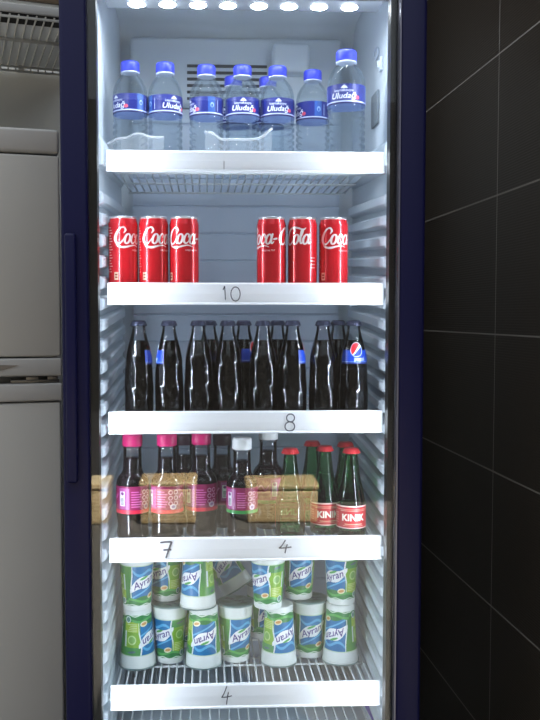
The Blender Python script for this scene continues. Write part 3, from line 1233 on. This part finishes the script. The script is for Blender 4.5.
# ------------------------------------------------------------------ dark juice bottles
JPROF = [(0.0, 0.003), (0.016, 0.0), (0.0245, 0.001), (0.0285, 0.005), (0.0288, 0.012), (0.0275, 0.020), (0.0275, 0.030), (0.0292, 0.042), (0.0296, 0.050), (0.0296, 0.099),
         (0.0285, 0.107), (0.025, 0.114), (0.0205, 0.119), (0.0180, 0.123), (0.0170, 0.129), (0.0165, 0.150), (0.0160, 0.164), (0.0172, 0.1655), (0.0172, 0.1675), (0.0155, 0.168), (0.0155, 0.184)]


def juice_label(border):
    r = 29.9
    w, h = 2 * PI * r, 49.0
    s = Ink(w, h, 280, 74, (130, 6, 74))
    pk, lt = (196, 104, 164), (214, 176, 202)
    s.rect(0, w, 44, 49, (128, 10, 74))
    for k in range(2):
        o = k * w / 2
        s.rect(o + 2, o + 24, 8, 46, (152, 68, 130))
        s.rect(o + 5, o + 15, 14, 40, (214, 214, 218))
        for j in range(6):
            s.rect(o + 6.5, o + 13.5, 16 + j * 2.2, 17 + j * 2.2, (40, 30, 40))
        s.ell(o + 10, 36, 3.5, 3, (120, 60, 120))
        for j in range(7):
            s.rect(o + 27, o + 27 + 14 + (j * 5) % 7, 38 - j * 4.4, 39.8 - j * 4.4, pk)
        for j in range(3):
            s.ell(o + 52, 38 - j * 10, 4, 4, lt)
            s.ell(o + 52, 38 - j * 10, 2.8, 2.8, (130, 6, 74))
            s.ell(o + 62, 38 - j * 10, 4, 4, lt)
            s.ell(o + 62, 38 - j * 10, 2.8, 2.8, (130, 6, 74))
        s.ell(o + 57, 12, 6, 5, (226, 214, 232))
        s.ell(o + 57, 12, 4, 3, (150, 120, 170))
        s.stroke([(o + 70, 28), (o + 78, 34), (o + 86, 26), (o + 92, 34)], 2.4, (214, 120, 190))
    s.rect(0, w, 0, 6.5, border)
    return wrap_ink('label', s, lambda v: (0.0299, 0.050 + 0.049 * v), M['print'])


def make_juice(cap, border, capname):
    t = thing('juice_bottle', 'x', 'bottle', group='dark juice bottles on the fourth shelf')
    mb = MB()
    mb.lathe(densify(JPROF, 0.004)[1:], 48, 0, lambda a, z: 1 + (0.012 * math.cos(8 * a) if z < 0.045 else 0))
    mb.obj('bottle', M['petjuice'], t)
    lp = [(max(r - 0.0009, 0.0001), z + 0.0012) for r, z in densify(JPROF, 0.004) if z <= 0.146]
    mb = MB()
    mb.lathe([(0, 0.004)] + lp[1:] + [(0, lp[-1][1] + 0.0004)], 48, 0, lambda a, z: 1 + (0.012 * math.cos(8 * a) if z < 0.045 else 0))
    mb.obj('liquid', M['juice'], t)
    mb = MB()
    mb.lathe([(0.0172, 0.1685), (0.0180, 0.169), (0.0180, 0.187), (0.0168, 0.190), (0, 0.1905)], 72, 0, lambda a, z: 1 + (0.012 * math.cos(36 * a) if 0.1695 < z < 0.188 else 0))
    mb.obj('cap', cap, t)
    link('label', juice_label(border), t)
    return t


M['darkcap'] = pmat('dark_plum_cap', (52, 26, 44), 0.45)
pk = spread(make_juice(M['pinkcap'], (206, 26, 60), 'pink'), [
    (131.8, 1.550, 128, 'dark juice bottle with pink cap nearest the left-hand wall, barcode showing'),
    (166.5, 1.550, 95, 'dark juice bottle with pink cap in the middle of the three pink-capped ones'),
    (201.0, 1.566, 110, 'dark juice bottle with pink cap next to the white-capped one'),
], S4)
wh = spread(make_juice(M['whitecap'], (52, 150, 72), 'white'), [
    (242.0, 1.550, 108, 'dark juice bottle with white cap and green band under its label'),
    (268.5, 1.622, 180, 'dark juice bottle with white cap in the back row behind the white-capped one'),
], S4)
wh[0].scale = (0.96, 0.96, 0.955)
dk = spread(make_juice(M['darkcap'], (150, 20, 80), 'dark'), [
    (222.0, 1.634, 170, 'dark juice bottle with dark cap in the back row, between pink and white caps'),
    (184.0, 1.640, 150, 'dark juice bottle with dark cap in the back row behind two pink caps'),
], S4)
for o in dk:
    o.scale = (0.98, 0.98, 0.93)

# ------------------------------------------------------------------ green mineral-water bottles
GPROF = [(0.0, 0.003), (0.018, 0.0), (0.0245, 0.001), (0.0270, 0.005), (0.0272, 0.012), (0.0272, 0.063), (0.0262, 0.069), (0.0236, 0.079), (0.0212, 0.092), (0.0172, 0.108), (0.0138, 0.132), (0.0116, 0.152), (0.0112, 0.157), (0.0132, 0.158), (0.0132, 0.161), (0.0118, 0.162), (0.0, 0.1622)]


def soda_label():
    r = 27.4
    arc = R(200)
    w, h = r * arc, 43.0
    s = Ink(w, h, 220, 90, (190, 34, 46))
    s.rect(0, w, 40.5, 43, (236, 214, 206))
    s.rect(0, w, 0, 2.0, (236, 214, 206))
    s.rect(0, w, 35.5, 36.6, (226, 150, 130))
    s.rect(w / 2 - 26, w / 2 + 26, 33.0, 34.0, (226, 170, 150))
    s.text('KINIK', w / 2, 21, 12.8, (246, 240, 226), bold=0.035, stretch=0.95)
    s.rect(w / 2 - 17, w / 2 + 17, 7.6, 9.2, (226, 180, 150))
    s.rect(w / 2 - 20, w / 2 + 20, 5.0, 5.8, (226, 170, 150))
    for k in range(5):
        s.rect(6, 17, 10 + k * 4.4, 11.6 + k * 4.4, (226, 150, 140))
        s.rect(w - 17, w - 6, 10 + k * 4.4, 11.6 + k * 4.4, (226, 150, 140))
    return wrap_ink('label', s, lambda v: (0.02735, 0.019 + 0.043 * v), M['print'], arc)


def make_soda():
    t = thing('mineral_water_bottle', 'x', 'bottle', group='green mineral water bottles on the fourth shelf')
    mb = MB()
    mb.lathe(densify(GPROF, 0.004), 56)
    mb.obj('bottle', M['green'], t)
    mb = MB()
    crown(mb, 0.1580, 0.0150)
    mb.obj('crown_cap', M['redcrown'], t)
    link('label', soda_label(), t)
    return t


SD = spread(make_soda(), [
    (352.0, 1.550, 1, 'green glass bottle with red label beside the right-hand ribbed wall'),
    (325.5, 1.577, 8, 'green glass bottle whose red label is half hidden by its neighbour'),
    (290.5, 1.550, 180, 'green glass bottle with red crown cap and no label facing out'),
    (346.0, 1.625, 150, 'green glass bottle in the back row right behind the fully lettered one'),
    (312.5, 1.640, 170, 'green glass bottle in the back row between the two middle front ones'),
], S4)
for o in SD:
    o.scale = (1, 1, 0.965)

# ------------------------------------------------------------------ yoghurt drink cups
KH, KB, KT = 0.113, 0.0272, 0.0345


def cup_prof(v):
    z = v * KH
    pts = [(0.0, KB - 0.001), (0.002, KB), (0.008, KB + 0.0003), (0.0085, KB), (0.090, 0.0328), (0.0905, 0.0333), (0.104, 0.0341), (0.1085, 0.0343), (0.109, KT + 0.0006), (KH, KT + 0.0006)]
    for a, b in zip(pts[:-1], pts[1:]):
        if a[0] <= z <= b[0] and b[0] > a[0]:
            return a[1] + (b[1] - a[1]) * (z - a[0]) / (b[0] - a[0]), z
    return KT, z


def cup_sheet():
    w, h = 200.0, 113.0
    s = Ink(w, h, 440, 200, (226, 232, 228))
    y0, y1 = 11.0, 88.0
    inside = (s.y > y0) & (s.y < y1)
    t = np.clip((s.y - y0) / (y1 - y0), 0, 1)[..., None]
    base = np.array((34, 116, 56)) * (1 - t) + np.array((88, 152, 66)) * t
    s.c = np.where(inside[..., None], base, s.c)
    for o in (0.0, 100.0):
        X, Y = s.x - o, (s.y - y0) / (y1 - y0)          # one half of the wrap: X 0..100, Y 0..1
        half = inside & (X >= 0) & (X < 100)
        # lime panel
        s.where(half & (X > 60) & (X < 94) & (Y > 0.16), (128, 176, 52))
        s.where(half & (X > 62) & (X < 92) & (Y > 0.16) & (Y < 0.42), (158, 190, 58))
        s.where(half & (X > 60) & (X < 94) & (Y > 0.80), (74, 146, 74))
        s.ell(o + 77, y0 + 47, 9, 9, (186, 214, 140))
        s.ell(o + 77, y0 + 47, 6.5, 6.5, (132, 180, 92))
        for k in range(5):
            s.rect(o + 66, o + 88 - (k * 7) % 9, y0 + 17 + k * 3.2, y0 + 18.2 + k * 3.2, (214, 228, 170))
        s.ell(o + 77, y0 + 70, 8, 2.2, (84, 112, 120), 0.15)
        s.rect(o + 89, o + 93, y0 + 30, y0 + 60, (200, 216, 216))
        # blue panel with its white sash
        pan = half & (X > 8) & (X < 60) & (Y > 0.14 + 0.10 * np.sin((X - 8) / 52 * PI)) & (Y < 0.99)
        s.where(pan, (8, 110, 166))
        s.where(pan & (np.abs(Y - (0.92 - 0.004 * (X - 8) - 0.10 * np.sin((X - 8) / 26 * PI))) < 0.035), (86, 170, 216))
        s.where(pan & (np.abs(Y - (0.20 + 0.0062 * (X - 8))) < 0.022), (96, 176, 220))
        mid = 0.42 + 0.0062 * (X - 8) + 0.05 * np.sin((X - 8) / 52 * 2 * PI)
        wid = 0.150 * np.sin(np.clip((X - 2) / 62, 0, 1) * PI) ** 0.5
        s.where(half & (X > 4) & (X < 63) & (np.abs(Y - mid) < wid), (236, 240, 242))
        s.where(half & (X > 55) & (X < 63) & (Y > 0.14) & (np.abs(X - 60.5 - 3 * np.sin(Y * 6)) < 1.3), (230, 238, 238))
        s.where(half & (X > 5) & (X < 10) & (Y > 0.2) & (np.abs(X - 7.5 + 2.0 * np.sin(Y * 5)) < 1.2), (226, 236, 236))
        s.ell(o + 33, y0 + 0.595 * 77 + 7.5, 9, 2.2, (84, 168, 84), 0.36)
        s.text('Ayran', o + 33.5, y0 + 0.575 * 77 - 1.0, 14.0, (62, 42, 124), rot=0.36, shear=0.25, bold=0.008, stretch=1.0)
        # bottom meadow, cream seal and patterned roundel
        s.where(half & (Y < 0.10 + 0.03 * np.sin(X / 7)), (40, 128, 62))
        s.where(half & (np.abs(Y - (0.13 + 0.035 * np.sin(X / 9 + 1))) < 0.03), (84, 170, 82))
        s.ell(o + 51, y0 + 17, 8.5, 5.2, (232, 226, 190), 0.2)
        s.ell(o + 51, y0 + 17, 6, 2.6, (206, 150, 84), 0.2)
        s.ell(o + 86, y0 + 8.5, 6.5, 6.5, (214, 226, 222))
        s.ell(o + 86, y0 + 8.5, 4.6, 4.6, (96, 140, 130))
        s.where(half & (np.abs(Y - (0.012 + 0.02 * np.sin(X / 5))) < 0.012), (214, 232, 214))
    s.where(np.abs(s.y - y1) < 0.6, (190, 216, 180))
    return wrap_ink('cup', s, cup_prof, M['print'])


def lid_sheet():
    r = KT + 0.0024
    n = 90
    s = Ink(2, 2, n, n, (150, 172, 168))
    s.x -= 1
    s.y -= 1
    s.ell(0, 0, 0.99, 0.99, (120, 148, 144))
    s.ell(0, 0, 0.9, 0.9, (84, 118, 116))
    for a in range(3):
        s.ell(0.55 * math.cos(a * 2.1 + 0.8), 0.55 * math.sin(a * 2.1 + 0.8), 0.3, 0.16, (66, 104, 92), a)
    s.text('Ayran', 0, -0.12, 0.42, (34, 44, 72), shear=0.2, bold=0.02)
    # lattice squeezed from the square to the disc
    X, Y = s.x, s.y
    DX, DY = X * np.sqrt(1 - Y * Y / 2), Y * np.sqrt(1 - X * X / 2)
    # colours are read where the disc point falls
    ix = np.clip(np.round((DX + 1) / 2 * (n - 1)).astype(int), 0, n - 1)
    iy = np.clip(np.round((DY + 1) / 2 * (n - 1)).astype(int), 0, n - 1)
    cols = s.linear()[iy, ix].reshape(-1, 3)
    wob = 0.0005 * np.sin(9 * DX) * np.cos(7 * DY)
    edge = np.hypot(DX, DY) > 0.985
    V = np.stack([DX * r, DY * r, KH + 0.0010 + wob * 0.5 - 0.003 * edge], -1).reshape(-1, 3)
    idx = np.arange(n * n).reshape(n, n)
    faces = np.stack([idx[:-1, :-1], idx[:-1, 1:], idx[1:, 1:], idx[1:, :-1]], -1).reshape(-1, 4)
    return ink_mesh('foil_lid', V, faces, cols, M['cuplid'])


def make_cup():
    t = thing('yoghurt_drink_cup', 'x', 'cup', group='yoghurt drink cups on the bottom shelf')
    link('cup', cup_sheet(), t)
    mb = MB()
    mb.lathe([(0.0, 0.003), (0.022, 0.003), (0.025, 0.0), (KB - 0.001, 0.0)], 48)
    mb.obj('cup_base', M['cuprim'], t)
    link('foil_lid', lid_sheet(), t)
    return t


S5T = S5 + KH + 0.0022
# pixel x, depth, foot height, upside down?, turn, label
AX = -63.0 + 0   # the middle of the blue panel lies here at zero turn (degrees)
AX = -180 + 33.5 / 200 * 360
CUPS = [
    (137.3, 1.664, S5, 1, 62, 'upside-down yoghurt cup at the left end of the lower layer'),
    (169.8, 1.686, S5, 0, -38, 'upright yoghurt cup with patterned foil lid, second in the lower layer'),
    (203.5, 1.660, S5, 1, 4, 'upside-down yoghurt cup third in the lower layer, above the handwritten 4'),
    (235.5, 1.685, S5, 0, 24, 'upright yoghurt cup in the lower layer under the tilted dark one'),
    (279.0, 1.664, S5, 1, 24, 'upside-down yoghurt cup right of the dark gap in the lower layer'),
    (309.5, 1.700, S5, 0, 2, 'upright yoghurt cup in the lower layer facing straight out, second from the right end'),
    (340.5, 1.666, S5, 1, -34, 'upside-down yoghurt cup at the right end of the lower layer'),
    (137.0, 1.654, S5T, 0, 32, 'upright yoghurt cup at the left end of the upper layer'),
    (166.5, 1.708, S5T, 0, -38, 'upright yoghurt cup second in the upper layer, set back on a foil lid'),
    (198.0, 1.658, S5T, 1, -40, 'upside-down yoghurt cup in the upper layer beside the tilted one'),
    (268.0, 1.652, S5T, 0, -48, 'upright yoghurt cup in the upper layer on a turned-over cup, right of the tilted one'),
    (298.5, 1.705, S5T, 0, 6, 'upright yoghurt cup in the upper layer, set back in the shade behind a foil lid'),
    (341.0, 1.672, S5T, 0, -40, 'upright yoghurt cup at the right end of the upper layer'),
    (262.5, 1.806, S5, 0, -150, 'yoghurt cup in the back row seen in the dark gap of the lower layer'),
    (186.0, 1.768, S5, 0, 90, 'yoghurt cup in the back row between the second and third of the lower layer'),
]
proto = make_cup()
for i, (px, Y, z, inv, turn, lab) in enumerate(CUPS):
    o = proto if i == 0 else dup(proto)
    Y -= 0.018
    x, _ = U(px, 600, Y)
    if inv:
        o.location = (x, Y, z + KH + 0.0022)
        o.rotation_euler = (PI, 0, R(turn) + PI + R(AX))
    else:
        o.location = (x, Y, z)
        o.rotation_euler = (0, 0, R(turn) - R(AX))
    o['label'] = lab
o = dup(proto)
x, _ = U(238.5, 597, 1.752)
Rm = Matrix.Rotation(R(-32), 4, 'Y') @ Matrix.Rotation(R(-12), 4, 'X') @ Matrix.Rotation(R(10) + PI + R(AX), 4, 'Z') @ Matrix.Rotation(PI, 4, 'X')
base = Vector((x, 1.745, S5T - 0.002))
Rm = Matrix.Translation(base) @ Rm @ Matrix.Translation((0, 0, -KH - 0.0015))
o.matrix_world = Rm
o['label'] = 'tilted yoghurt cup leaning over in the upper layer, dark and askew'

# ------------------------------------------------------------------ daylight from the street
wd = bpy.data.worlds.new('world')
S.world = wd
wd.use_nodes = True
nt = wd.node_tree
bg = nt.nodes['Background']
tcw = nt.nodes.new('ShaderNodeTexCoord')
sxw = nt.nodes.new('ShaderNodeSeparateXYZ')
rpw = nt.nodes.new('ShaderNodeValToRGB')
rpw.color_ramp.elements[0].position = 0.0
rpw.color_ramp.elements[0].color = (0.20, 0.215, 0.23, 1)
rpw.color_ramp.elements[1].position = 0.75
rpw.color_ramp.elements[1].color = (0.84, 0.91, 1.0, 1)
e_ = rpw.color_ramp.elements.new(0.30)
e_.color = (0.26, 0.28, 0.30, 1)
nt.links.new(tcw.outputs['Generated'], sxw.inputs[0])
nt.links.new(sxw.outputs['Z'], rpw.inputs['Fac'])
nt.links.new(rpw.outputs['Color'], bg.inputs['Color'])
bg.inputs['Strength'].default_value = 1.9
ld_ = bpy.data.lights.new('sun', 'SUN')
ld_.energy = 23.0
ld_.angle = R(0.6)
ld_.color = (1.0, 0.93, 0.82)
so = bpy.data.objects.new('sun', ld_)
COL.objects.link(so)
so.location = (3, 2, 6)
so.rotation_euler = Vector((0.3, 0.55, 0.78)).to_track_quat('Z', 'Y').to_euler()

# ---- straw-coloured woven boxes out on the sunny pavement, seen only in the door glass
STRAW = pmat('woven_straw', (214, 176, 112), 0.8)
_nt = STRAW.node_tree
_tc = _nt.nodes.new('ShaderNodeTexCoord')
_wv = _nt.nodes.new('ShaderNodeTexWave')
_wv.bands_direction = 'Z'
_wv.inputs['Scale'].default_value = 14
_wv.inputs['Distortion'].default_value = 5
_wv.inputs['Detail Scale'].default_value = 6
_rp = _nt.nodes.new('ShaderNodeValToRGB')
_rp.color_ramp.elements[0].color = (*lin((200, 168, 116)), 1)
_rp.color_ramp.elements[1].color = (*lin((252, 232, 188)), 1)
_nt.links.new(_tc.outputs['Object'], _wv.inputs['Vector'])
_nt.links.new(_wv.outputs['Fac'], _rp.inputs['Fac'])
_nt.links.new(_rp.outputs['Color'], _nt.nodes['Principled BSDF'].inputs['Base Color'])
for px0, px1, h, lab in ((140, 196, 0.27, 'woven straw box on the pavement, mirrored in the door glass over the pink-capped bottles'),
                         (247, 318, 0.25, 'wide woven straw storage box mirrored in the door glass over the white-capped bottles'),
                         (78, 108, 0.26, 'woven straw storage box mirrored at the left edge of the door glass')):
    xa, _ = U(px0, 500, 5.25)
    xb, _ = U(px1, 500, 5.25)
    t = thing('straw_box', lab, 'box', ((xa + xb) / 2, -2.55, 0), 0, 'straw boxes on the pavement')
    hw = (xb - xa) / 2
    mb = MB()
    mb.box(-hw, hw, -0.14, 0.14, 0, h - 0.045, bev=0.02, seg=3)
    mb.obj('box_body', STRAW, t)
    mb = MB()
    mb.box(-hw - 0.008, hw + 0.008, -0.148, 0.148, h - 0.045, h, bev=0.018, seg=3)
    mb.obj('box_lid', STRAW, t)
